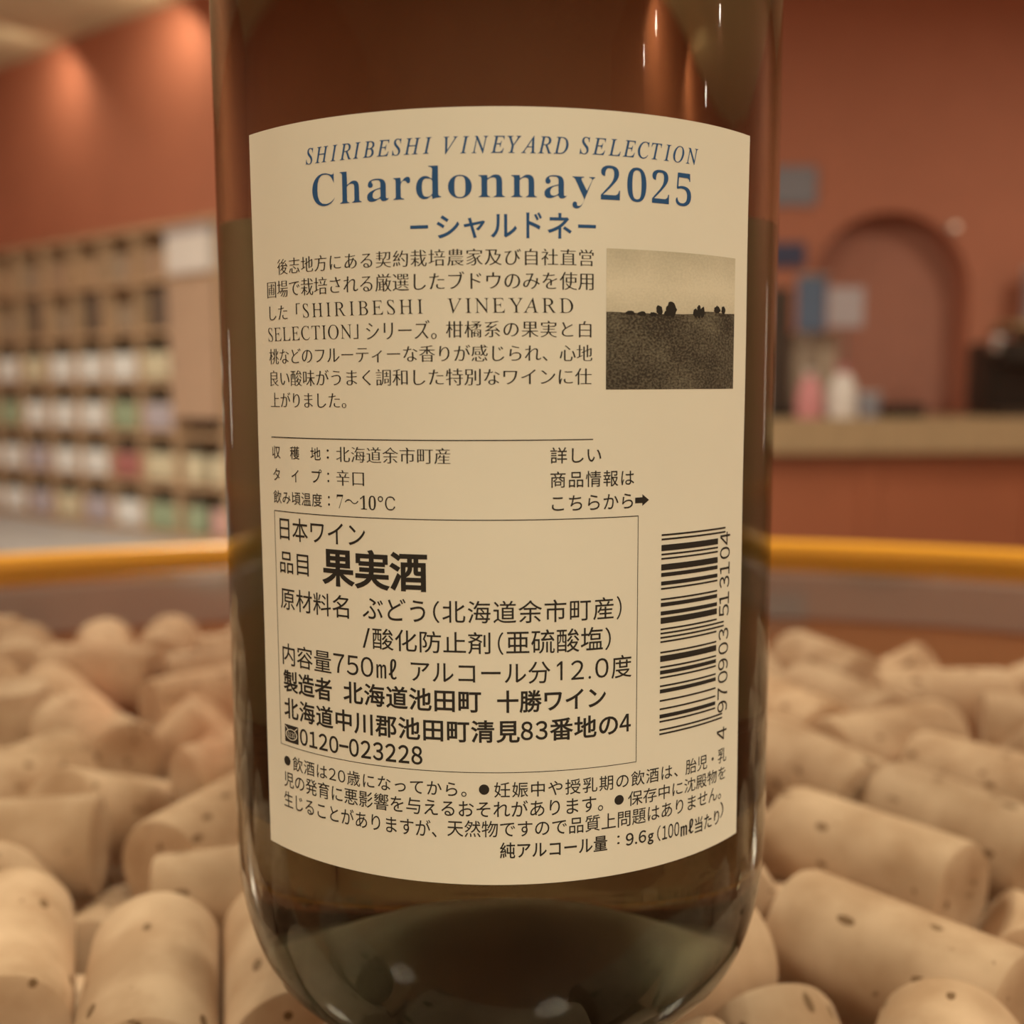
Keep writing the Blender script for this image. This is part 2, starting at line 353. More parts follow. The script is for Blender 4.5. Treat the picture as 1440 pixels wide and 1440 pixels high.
t = thing('white_carton', 'large pale white carton in the top right cell of the rack', 'carton', RW(.186, -.03, ZS[5]+.0112), RA)
box('carton_body', (-.155, -.16, 0), (.155, .06, .165), WHITEP, t, .006); box('carton_lid', (-.158, -.163, .165), (.158, .063, .195), LILAC, t, .005)

# ------------------------------------------------------------------ serving counter on the right
t = thing('serving_counter', 'serving counter with thick pale wood top and red brown front', 'counter', (0, 0, 0))
box('counter_top', (.2, 4.03, .722), (3.6, 4.70, .856), COUNTW, t, .006)
f = box('front_panel', (.25, 4.10, .02), (3.58, 4.16, .722), COUNTP, t, .003)
for x in (.8, 1.45, 2.1, 2.75): box('panel_batten', (x-.03, 4.09, .02), (x+.03, 4.10, .70), COUNTP, f, .001)
box('kick_board', (.27, 4.18, 0), (3.56, 4.60, .02), DARKB, t, 0)
box('carcass', (.27, 4.16, .02), (3.56, 4.62, .722), COUNTP, t, 0)
t.location = (1.9, 4.4, 0)
for ch in t.children: ch.location = (-1.9, -4.4, 0)
CT = .8565
# tall dark board behind the bottle's edge
t = thing('menu_stand', 'tall dark brown board standing on the counter beside the bottle edge', 'sign', (1.15, 4.40, CT))
box('board', (-.12, -.015, .03), (.05, .015, .525), DARKB, t, .004); box('foot', (-.13, -.06, 0), (.06, .06, .03), BLACK, t, .004)
t = thing('banner_stand', 'blue cloth banner hung on a slim counter stand', 'banner', (1.27, 4.36, CT))
box('banner_cloth', (-.055, -.006, .345), (.064, .004, .565), BLUE, t, .003); box('crossbar', (-.055, -.008, .565), (.078, .008, .580), SILVER, t, .003)
box('post', (-.008, .006, .02), (.008, .018, .575), SILVER, t, .003); box('base', (-.045, -.05, 0), (.07, .06, .02), SILVER, t, .004)
t = thing('poster_stand', 'pale lilac notice card held up on a clear stand, right of the blue banner', 'notice', (1.415, 4.36, CT))
box('card', (-.072, -.004, .365), (.074, .004, .525), LILAC, t, .002); box('stem', (-.006, .004, .01), (.006, .014, .52), SILVER, t, .002); box('base', (-.05, -.03, 0), (.05, .04, .01), SILVER, t, .003)
t = thing('beige_carton', 'beige cardboard carton on the counter below the blue banner', 'carton', (1.314, 4.52, CT))
box('carton_body', (-.095, -.08, 0), (.095, .06, .29), BEIGE, t, .004); box('carton_lid', (-.098, -.083, .29), (.098, .063, .345), BEIGE, t, .004)
def bag(name, label, loc, w, h, m, m2):
    t = thing(name, label, 'bag', loc)
    bm = bmesh.new(); pr = [(w*.5, 0), (w*.52, h*.25), (w*.46, h*.6), (w*.26, h*.82)]
    lathe(bm, [(0, 0)] + pr + [(w*.2, h*.86), (0, h*.86)], 20); link('bag_body', mesh(bm, 'bag_body', True), m, t)
    bm = bmesh.new(); lathe(bm, [(w*.16, h*.862), (w*.30, h), (w*.27, h), (w*.14, h*.87)], 20); link('gathered_neck', mesh(bm, 'gathered_neck', True), m2, t)
bag('gift_bag', 'rose pink gathered gift bag at the left of the counter', (1.238, 4.22, CT), .10, .19, ROSE, WHITEP)
bag('gift_bag', 'white gathered gift bag right of the rose pink bag', (1.37, 4.22, CT), .115, .205, WHITEP, ROSE)
t = thing('paper_cup', 'short grey cup right of the white gift bag', 'cup', (1.473, 4.2, CT))
turned('cup_body', [(0, 0), (.034, 0), (.044, .095), (.041, .095), (.032, .006), (0, .006)], GREYB, t, 24); turned('rim', [(.041, .0951), (.046, .0951), (.046, .1), (.041, .1)], WHITEP, t, 24)
t = thing('small_tray', 'low black tray lying on the counter under the arch', 'tray', (1.62, 4.25, CT))
box('tray_base', (-.075, -.06, 0), (.075, .06, .012), BLACK, t, .004)
for a, b in (((-.075, -.06, .012), (.075, -.05, .05)), ((-.075, .05, .012), (.075, .06, .05)), ((-.075, -.05, .012), (-.065, .05, .05)), ((.065, -.05, .012), (.075, .05, .05))): box('tray_side', a, b, BLACK, t, .003)
t = thing('coffee_machine', 'black coffee machine with round silver knob at the right end of the counter', 'coffee machine', (2.13, 4.30, CT))
box('machine_body', (-.15, -.02, .03), (.17, .20, .30), BLACK, t, .012); box('brew_head', (-.15, -.14, .21), (.17, -.02, .30), BLACK, t, .012); box('drip_tray', (-.15, -.15, 0), (.17, .20, .03), DARKB, t, .006)
turned('round_knob', [(0, 0), (.045, 0), (.048, .01), (.044, .06), (0, .065)], SILVER, t, 28, (-.128, -.06, .262))
# wall pieces
def frame(name, label, x0, x1, z0, z1, m, cat='picture'):
    t = thing(name, label, cat, ((x0+x1)/2, WY-.02, (z0+z1)/2)); w, h = (x1-x0)/2, (z1-z0)/2
    box('picture_frame', (-w, 0, -h), (w, .019, h), m, t, .003); box('picture_sheet', (-w+.015, -.004, -h+.015), (w-.015, 0, h-.015), m, t, .001)
frame('wall_notice', 'grey blue square notice high on the back wall', 1.20, 1.462, 1.806, 1.98, GREYB, 'notice')
frame('wall_notice', 'small navy notice on the back wall below the grey blue one', 1.22, 1.418, 1.529, 1.638, NAVY, 'notice')
t = thing('wall_light', 'small round glowing wall light at the upper right of the arch', 'wall light', (2.10, 4.985, 1.705))
bm = bmesh.new(); bmesh.ops.create_uvsphere(bm, u_segments=20, v_segments=12, radius=.012); link('glass_globe', mesh(bm, 'glass_globe', True), GLOW, t, (0, -.03, 0))
bm = bmesh.new(); lathe(bm, [(0, 0), (.02, 0), (.02, .012), (.008, .018), (0, .018)], 20); wl = link('wall_rose', mesh(bm, 'wall_rose', True), SILVER, t, (0, .014, 0)); wl.rotation_euler = (R(90), 0, 0)
t = thing('wall_shelf', 'small pale wooden shelf on the back wall above the coffee machine', 'shelf', (2.44, 4.9, 1.235))
box('shelf_plank', (-.13, -.12, 0), (.15, .098, .035), COUNTW, t, .004); box('bracket', (-.02, .04, -.1), (.02, .098, 0), COUNTW, t, .003)
t = thing('white_packet', 'pale lilac packet standing on the small wall shelf', 'packet', (2.44, 4.86, 1.2705))
box('packet_body', (-.045, -.04, 0), (.09, .04, .22), LILAC, t, .005); box('packet_flap', (-.045, -.042, .22), (.09, .042, .25), WHITEP, t, .004)
t = thing('navy_box', 'navy box hung on the back wall just under the small shelf', 'box', (2.47, 4.96, 1.06))
box('box_body', (-.06, -.05, 0), (.08, .038, .09), NAVY, t, .004); box('box_lid', (-.062, -.052, .09), (.082, .039, .115), NAVY, t, .003)

# ------------------------------------------------------------------ round glass-topped tub of corks
TC = (0, -.160)
tub = thing('cork_table', 'round oak tub table filled with corks under a glass top', 'table', (TC[0], TC[1], 0))
RO = .576
turned('tub_body', [(0, .01), (.48, .01), (.51, .0), (.55, .30), (.56, .60), (RO, TABLE-.0335), (RO, TABLE-.0085), (RO-.012, TABLE-.0085), (RO-.012, TABLE-.0335), (RO-.016, TABLE-.16), (0, TABLE-.16)], TUBW, tub, 160)
turned('steel_band', [(RO-.0125, TABLE-.0085), (RO-.0145, TABLE-.0095), (RO-.0145, TABLE-.0305), (RO-.0125, TABLE-.0315)], STEEL, tub, 160)
turned('glass_top', [(0, TABLE-.008), (RO-.001, TABLE-.008), (RO-.0003, TABLE-.007), (RO-.0003, TABLE-.001), (RO-.001, TABLE), (0, TABLE)], PANE, tub, 160)
turned('edge_band', [(RO+.0005, TABLE-.012), (RO+.007, TABLE-.011), (RO+.007, TABLE+.005), (RO+.004, TABLE+.0068), (RO-.003, TABLE+.0068), (RO-.005, TABLE+.0055), (RO-.005, TABLE+.0006), (RO+.0005, TABLE+.0006)], AMBER, tub, 160)
for p in tub.children:
    if p.name.startswith('glass_top'): p['label'] = 'clear glass table top'
    if p.name.startswith('edge_band'): p['label'] = 'amber orange edge band'

# ------------------------------------------------------------------ corks
CORKS = '''83.5,72.7,-108.1,-51,-0,h0,R,0,0;73.4,27.2,-108.1,-50,0,h1,R,0,0;25.9,25.3,-108.1,28,-0,h2,R,0,0;116.1,29.6,-108.1,30,-0,h3,R,0,0;131.4,115.3,-108.1,-48,0,h4,R,0,0;86.3,127.2,-108.1,-66,-0,h5,R,0,0;122.8,238.6,-108.1,-72,0,h6,R,0,0;150.1,197.9,-108.1,-2,-0,h7,R,0,0;172.6,161.8,-108.1,-18,0,h8,R,0,0;-61.6,16.6,-108.1,-76,0,h9,L,0,0;-91.9,28.3,-108.1,-69,-0,h10,L,0,0;-117.7,83.3,-108.1,8,0,h11,L,0,0;-67.8,92.7,-108.1,67,0,h12,L,0,0;-149.6,239.8,-108.1,-12,-0,h13,L,0,0;-97.8,263.7,-108.1,24,-0,h14,L,0,0;-98.8,204.6,-108.1,40,0,h15,L,0,0;-124.6,161.3,-108.1,-47,-0,h16,L,0,0;-160.3,123.1,-108.1,60,-0,h17,L,0,0;-237.0,188.1,-108.1,90,-0,l,L,3,0;-234.9,234.4,-108.1,96,-0,l,L,4,2;-227.5,296.3,-108.1,174,0,l,L,5,3;-170.1,88.6,-108.1,153,0,l,L,2,0;-212.4,159.8,-108.1,-145,-0,l,L,3,1;-159.9,185.3,-118.7,-91,-90,f,L,0,1;-209.2,234.5,-108.1,100,0,l,L,4,4;-128.7,20.8,-108.1,-118,0,l,L,0,0;-133.5,119.5,-108.1,59,0,f,L,0,0;-146.7,205.3,-115.2,144,21,f,L,0,2;-101.5,235.9,-108.1,-156,0,f,L,1,4;-68.4,-52.9,-108.1,180,0,l,L,0,2;-38.7,24.2,-108.2,104,0,k,L,0,1;-27.3,94.4,-111.2,-146,8,k,L,2,0;-67.6,135.2,-108.1,38,0,k,L,3,0;-44.6,182.9,-108.1,84,0,k,L,5,0;-41.1,227.9,-108.1,-150,0,k,L,7,1;-1.7,-49.3,-108.1,-170,0,n,L,0,4;-7.2,-12.3,-108.1,134,-0,n,L,1,4;-5.2,80.6,-108.1,37,-0,k,L,1,1;4.4,134.3,-108.1,-124,0,k,R,3,3;7.1,209.5,-108.1,-96,-0,k,R,6,2;7.7,258.2,-108.1,-87,0,k,R,9,2;46.3,-52.9,-108.1,-0,0,n,R,0,3;63.8,-15.5,-108.1,-118,-0,n,R,0,4;45.1,70.9,-108.1,92,0,k,R,1,3;46.0,130.0,-108.1,130,-0,k,R,2,4;53.3,173.5,-108.1,-129,-0,k,R,5,3;43.8,240.1,-108.1,84,-0,k,R,8,3;96.3,-3.8,-120.2,164,-37,r,R,0,1;111.3,88.2,-108.1,-60,0,f,R,0,3;115.4,151.5,-108.1,-156,-0,f,R,0,2;91.5,179.1,-108.1,112,0,f,R,0,0;100.5,235.3,-117.8,118,30,k,R,8,4;152.4,81.4,-108.1,-125,-0,r,R,1,1;179.4,107.3,-108.1,150,0,r,R,1,3;248.1,199.9,-108.1,-180,-0,r,R,2,3;-260.9,260.6,-108.1,-90,0,l,L,5,0;-179.0,226.4,-121.4,77,-54,f,L,1,0;-190.3,263.2,-108.1,110,0,f,L,1,1;-128.9,21.1,-132.0,-129,0,l,L,1,1;-118.3,58.9,-120.3,8,43,l,L,1,2;-105.2,122.2,-116.2,70,-24,f,L,0,3;-78.8,191.1,-119.0,-4,35,k,L,6,0;-137.0,275.7,-108.1,99,-0,f,L,1,3;-50.2,-26.8,-108.1,-12,0,n,L,0,1;-68.9,40.9,-134.1,18,-26,n,L,1,1;-50.3,56.9,-108.1,-166,0,k,L,0,0;-30.9,135.8,-108.1,83,-0,k,L,3,1;-71.1,161.5,-121.0,-145,26,k,L,4,0;-59.1,260.5,-108.1,-119,0,k,L,9,0;-32.3,-40.7,-130.9,92,-9,n,L,0,2;-3.7,39.1,-116.9,-6,-27,k,L,0,3;23.2,70.2,-117.7,-101,29,k,R,1,2;2.5,170.7,-118.7,44,-90,k,R,4,2;34.7,188.8,-108.1,-130,-0,k,R,6,4;-16.4,214.5,-118.7,158,-90,k,L,7,2;91.6,-39.4,-116.4,-71,-25,r,R,0,4;30.0,24.6,-133.0,-89,-9,n,R,1,1;60.9,74.5,-126.1,114,-19,k,R,1,4;27.0,117.1,-117.5,-73,29,k,R,2,2;81.1,160.0,-125.7,-39,-34,k,R,4,4;26.4,247.4,-123.9,89,6,k,R,8,2;121.1,48.8,-127.3,158,29,r,R,0,0;150.4,147.3,-120.6,121,-45,f,R,0,4;113.5,188.6,-108.1,112,-0,f,R,0,1;185.1,99.7,-132.0,29,-3,r,R,1,4;195.6,180.7,-108.1,-17,0,r,R,2,0;-211.7,217.2,-131.6,-53,-6,l,L,4,3;-168.0,156.1,-115.9,-158,23,l,L,2,3;-213.7,186.4,-117.9,-120,-30,l,L,3,2;-161.5,277.6,-115.3,113,21,f,L,1,2;-102.1,-7.7,-108.1,-14,-0,l,L,0,1;-151.7,55.2,-118.6,-53,34,l,L,1,0;-143.0,128.0,-128.5,-121,-0,l,L,2,4;-105.5,172.1,-120.3,11,44,f,L,0,4;-116.0,281.0,-120.5,28,44,f,L,2,0;-69.3,-45.4,-130.9,18,6,l,L,0,4;-60.8,-12.6,-131.4,-155,-1,n,L,0,0;-44.1,83.7,-132.4,60,-8,k,L,1,0;-71.9,110.4,-130.6,-179,10,d,L,0,4;-35.0,246.3,-131.2,-51,-5,k,L,8,1;-28.1,285.4,-118.7,-92,-90,k,L,10,2;40.1,-39.7,-128.0,122,32,n,R,0,2;17.8,-5.3,-118.1,-16,32,n,R,0,0;6.4,58.9,-134.8,139,51,k,R,0,4;-49.7,146.4,-138.9,-70,41,k,L,4,1;-20.7,180.2,-108.2,84,0,k,L,5,2;-17.7,261.5,-119.2,0,-36,k,L,9,1;95.6,-24.2,-135.1,-172,-15,r,R,0,3;50.0,-0.5,-123.0,99,28,n,R,1,3;49.5,40.4,-144.2,-124,-43,n,R,1,2;74.9,116.2,-127.1,80,-28,d,R,0,0;80.9,187.9,-131.8,148,2,k,R,5,4;71.3,226.0,-108.1,-82,-0,k,R,7,4;91.7,36.7,-128.4,-45,-13,d,R,0,3;121.8,96.9,-132.0,16,-0,d,R,0,4;143.7,130.3,-136.9,-138,57,d,R,1,1;146.0,244.3,-118.5,-30,33,f,R,1,0;207.1,139.4,-108.1,-116,0,r,R,2,2;213.6,200.4,-118.7,-149,90,r,R,2,1;-260.9,241.3,-146.2,-90,-17,l,L,4,0;-253.5,286.7,-130.4,108,2,l,L,5,1;-177.1,131.4,-123.4,32,-34,l,L,2,2;-183.1,191.8,-118.7,-87,90,l,L,3,4;-182.0,278.4,-128.2,102,5,d,L,2,0;-102.1,15.4,-134.6,76,-51,l,L,0,3;-123.7,110.8,-132.7,-102,28,d,L,0,0;-111.1,203.4,-132.1,-68,-32,d,L,1,3;-116.9,246.8,-130.7,1,-0,d,L,1,4;-64.7,16.0,-132.0,14,0,n,L,1,0;-89.5,73.2,-128.3,99,-16,d,L,0,1;-83.7,130.6,-141.4,-148,-30,d,L,0,3;-67.5,232.7,-132.1,43,-42,k,L,7,0;-66.4,287.9,-128.1,-0,-8,k,L,10,1;-8.3,-41.3,-131.7,92,2,n,L,0,3;-30.5,29.7,-130.2,-82,-3,n,L,1,2;-16.8,61.0,-143.1,-77,-23,k,L,0,2;35.9,171.4,-128.9,50,-0,k,R,4,3;35.2,209.3,-128.5,-6,-34,k,R,6,3;9.8,259.3,-140.1,-93,-4,k,R,9,3;15.6,-40.1,-134.3,94,-13,n,R,0,1;66.4,8.6,-138.1,-77,-25,n,R,1,4;92.3,74.3,-134.8,-70,-20,d,R,0,2;53.9,134.6,-130.3,77,15,k,R,3,4;70.2,223.1,-132.0,147,0,k,R,7,3;63.8,272.3,-108.1,-20,0,k,R,9,4;111.4,6.9,-137.6,-146,-37,r,R,0,2;130.1,74.4,-135.4,-166,-9,r,R,1,0;100.2,116.1,-134.7,35,46,d,R,0,1;126.8,176.5,-131.2,25,9,d,R,1,0;187.8,138.4,-125.5,3,-31,r,R,1,2;181.3,218.3,-116.3,1,24,f,R,1,1;237.0,165.3,-118.8,90,35,r,R,2,4;-242.2,216.3,-131.0,-60,-17,l,L,4,1;-224.6,264.5,-125.8,-101,-41,l,L,5,2;-166.7,96.0,-130.7,159,-2,l,L,2,1;-195.0,156.5,-128.8,-128,7,l,L,3,3;-145.2,166.3,-143.8,-170,-43,d,L,1,0;-198.0,249.5,-140.0,-170,66,l,L,5,4;-124.2,79.1,-143.2,9,19,l,L,1,4;-105.8,150.9,-141.2,-172,-47,d,L,1,2;-156.2,219.4,-134.1,-140,-8,d,L,1,1;-79.2,257.6,-140.1,114,70,k,L,8,0;-22.3,-4.0,-143.8,171,-40,n,L,1,3;-112.8,52.5,-147.2,22,39,l,L,1,3;-71.0,76.4,-144.2,75,20,d,L,0,2;-16.2,133.0,-126.8,65,14,k,L,3,2;-63.6,196.7,-136.9,58,30,k,L,6,1;-91.0,287.9,-149.0,180,8,k,L,10,0;5.3,23.5,-143.6,17,-39,n,R,1,0;32.4,97.7,-146.7,-73,-9,k,R,2,3;4.7,116.5,-133.1,103,-36,k,R,2,1;-32.2,179.7,-132.1,151,1,k,L,5,1'''
HAND = ['pale cork lying diagonally right of the bottle, its chamfered end facing right', 'pale cork beside the big diagonal cork, nearer the front right corner', 'pale cork under the right side of the bottle base, end facing right',
        'pale cork in the lower right corner of the photo', 'cork behind the big diagonal cork at the right edge', 'cork between the bottle and the right edge, just behind the diagonal cork', 'far cork beside the bottle right edge, below the amber rim',
        'far cork lying flat, second from the bottle on the right side', 'far cork near the right edge of the photo below the amber rim', 'upright-looking cork at the lower left, just left of the bottle base', 'rounded speckled cork in the lower left corner of the photo',
        'cork lying crosswise at the middle left edge', 'cork touching the bottle left outline, pointing away from the front', 'long far cork at the upper left of the cork bed', 'far cork at the bottle left outline under the amber rim',
        'far cork left of the bottle, slanting toward it', 'blurred cork left of centre in the left cork bed', 'blurred cork near the left edge pointing away from the front']
def cork_mesh():
    bm = bmesh.new(); r, h, c = .012, .0225, .0016
    lathe(bm, [(0, -h), (r*.55, -h), (r-c, -h), (r-c*.35, -h+c*.3), (r, -h+c*1.2), (r, -h*.4), (r, h*.4), (r, h-c*1.2), (r-c*.35, h-c*.3), (r-c, h), (r*.55, h), (0, h)], 40)
    me = mesh(bm, 'wine_cork', True); me.materials.append(CORK); return me
CK = cork_mesh(); first = None
for ln in CORKS.split(';'):
    x, y, z, az, ti, c, sd, row, j = ln.split(',')
    x, y, z, az, ti, row, j = float(x), float(y), float(z), float(az), float(ti), int(row), int(j)
    side = 'left' if sd == 'L' else 'right'
    grp = 'wine corks under the glass top'
    if c[0] == 'h': lab = HAND[int(c[1:])]
    elif c == 'f': lab = 'top-layer cork %s of the bottle, %s from left in row %s from the front' % (side, ORD[j], ORD[row])
    elif c == 'd': lab = 'deeper half-hidden cork %s of the bottle, %s from left in row %s from front' % (side, ORD[j], ORD[row])
    elif c == 'k': lab = 'cork hidden behind the wine bottle, %s from left in row %s from front' % (ORD[j], ORD[row])
    elif c == 'n': lab = 'cork below the photo edge %s of the bottle, %s in row %s' % (side, ORD[j], ORD[row])
    else: lab = 'cork past the photo\'s %s edge, %s from left in row %s' % ('left' if c == 'l' else 'right', ORD[j], ORD[row])
    o = link('wine_cork', CK) if first is None else first.copy()
    if first is not None: COL.objects.link(o)
    first = first or o
    o.location = (x*MM, y*MM, TABLE + (z+87)*MM)
    d = Vector((math.cos(R(ti))*math.cos(R(az)), math.cos(R(ti))*math.sin(R(az)), math.sin(R(ti))))
    q = d.to_track_quat('Z', 'Y'); o.rotation_euler = q.to_euler()
    tag(o, lab, 'cork', grp)

# ------------------------------------------------------------------ wine bottle
ZB = 0.087               # label heights below are measured from eye level, in mm
bot = thing('wine_bottle', 'olive brown wine bottle with cream back label, standing on the glass table', 'wine bottle', (0, 0, TABLE))
def heel(n=14): return [(.032 + .008*math.cos(t), .0222 - .0218*math.sin(t)) for t in [math.pi/2*(1-i/n) for i in range(n+1)]]
prof = [(0, .012), (.012, .010), (.022, .004), (.028, .0006)] + heel() + [(.040, .030), (.040, .04), (.040, .08), (.040, .13), (.0399, .147), (.0392, .160), (.0365, .178), (.031, .198), (.024, .220), (.0185, .240), (.0155, .262), (.0146, .285), (.0146, .296), (.0162, .297), (.0165, .306), (.0150, .309), (0, .309)]
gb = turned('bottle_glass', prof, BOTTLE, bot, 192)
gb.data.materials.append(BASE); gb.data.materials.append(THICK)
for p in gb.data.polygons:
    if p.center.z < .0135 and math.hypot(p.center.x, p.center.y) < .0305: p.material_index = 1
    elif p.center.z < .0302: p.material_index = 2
bot.children[0]['label'] = 'olive brown glass body'
turned('capsule', [(.01495, .262), (.0162, .262), (.0152, .285), (.0152, .2955), (.0168, .2965), (.0171, .3065), (.0152, .3102), (0, .3102)], CAPS, bot, 64)
RL = 40.16               # radius of the printed face of the back label, mm
def on(u, z, r=RL):      # label millimetres -> bottle space; u runs to the right as seen from the front
    a = u / RL; return Vector((r*math.sin(a)*MM, -r*math.cos(a)*MM, z*MM + ZB))
def label_mesh(u0, u1, z0, z1, rin, rout, wav=0, flip=1):
    bm = bmesh.new(); nu, nz = 96, 40; g = {}
    for k, r in enumerate((rin, rout)):
        for i in range(nu+1):
            for j in range(nz+1):
                z = z0 + (z1-z0)*j/nz; e = (wav*math.sin(z*.21+1)*.5 + wav*math.exp(-((z+35)/6)**2)*-1.2) if i == nu else (wav*math.sin(z*.17)*.5 if i == 0 else 0)
                u = u0 + (u1-u0)*i/nu + e; p = on(u, z, r); g[k, i, j] = bm.verts.new((p.x*flip, p.y*flip, p.z))
    for i in range(nu):
        for j in range(nz):
            bm.faces.new((g[1, i, j], g[1, i+1, j], g[1, i+1, j+1], g[1, i, j+1])); bm.faces.new((g[0, i, j], g[0, i, j+1], g[0, i+1, j+1], g[0, i+1, j]))
    for i in range(nu):
        for j in (0, nz): bm.faces.new((g[0, i, j], g[0, i+1, j], g[1, i+1, j], g[1, i, j]))
    for j in range(nz):
        for i in (0, nu): bm.faces.new((g[0, i, j], g[1, i, j], g[1, i, j+1], g[0, i, j+1]))
    return mesh(bm, 'label', True)
back = link('back_label', label_mesh(-34.25, 35.4, -58.88, 30.44, 40.03, RL, .12), PAPER, bot); back['label'] = 'cream printed back label'
front = link('front_label', label_mesh(-50, 50, -59, 27, 40.03, RL, 0, -1), PAPER, bot); front['label'] = 'front label seen dark through the glass'

# ---- lettering: glyph outlines, thinned or thickened, laid on the label
STY = {  # (font map, dx, dy) stroke change in em, shear
    'g': (None, .003, .003, 0), 'k': (None, .012, .014, 0), 'B': (None, .030, .024, 0), 'b': (None, .019, .017, 0), 'b1': (None, .012, .011, 0), 'b2': (None, .016, .015, 0),
    'm': (None, .006, -.0165, 0), 'si': ('it', .004, .001, 0), 'ms': ('it', -.006, -.005, -.29), 'sb': ('bf', -.018, -.005, 0), 'md': ('bf', -.020, -.006, 0), 'bar': (None, 0, 0, 0)}
def fmap(ch, f):
    if f == 'it' and ch.isascii() and ch.isalpha(): return chr(0x1D434 + ord(ch) - 65)
    if f == 'bf' and ch.isascii():
        if ch.isupper(): return chr(0x1D400 + ord(ch) - 65)
        if ch.islower(): return chr(0x1D41A + ord(ch) - 97)
        if ch.isdigit(): return chr(0x1D7CE + ord(ch) - 48)
    return chr(0xFF10 + ord(ch) - 48) if ch in '0123456789' else ch
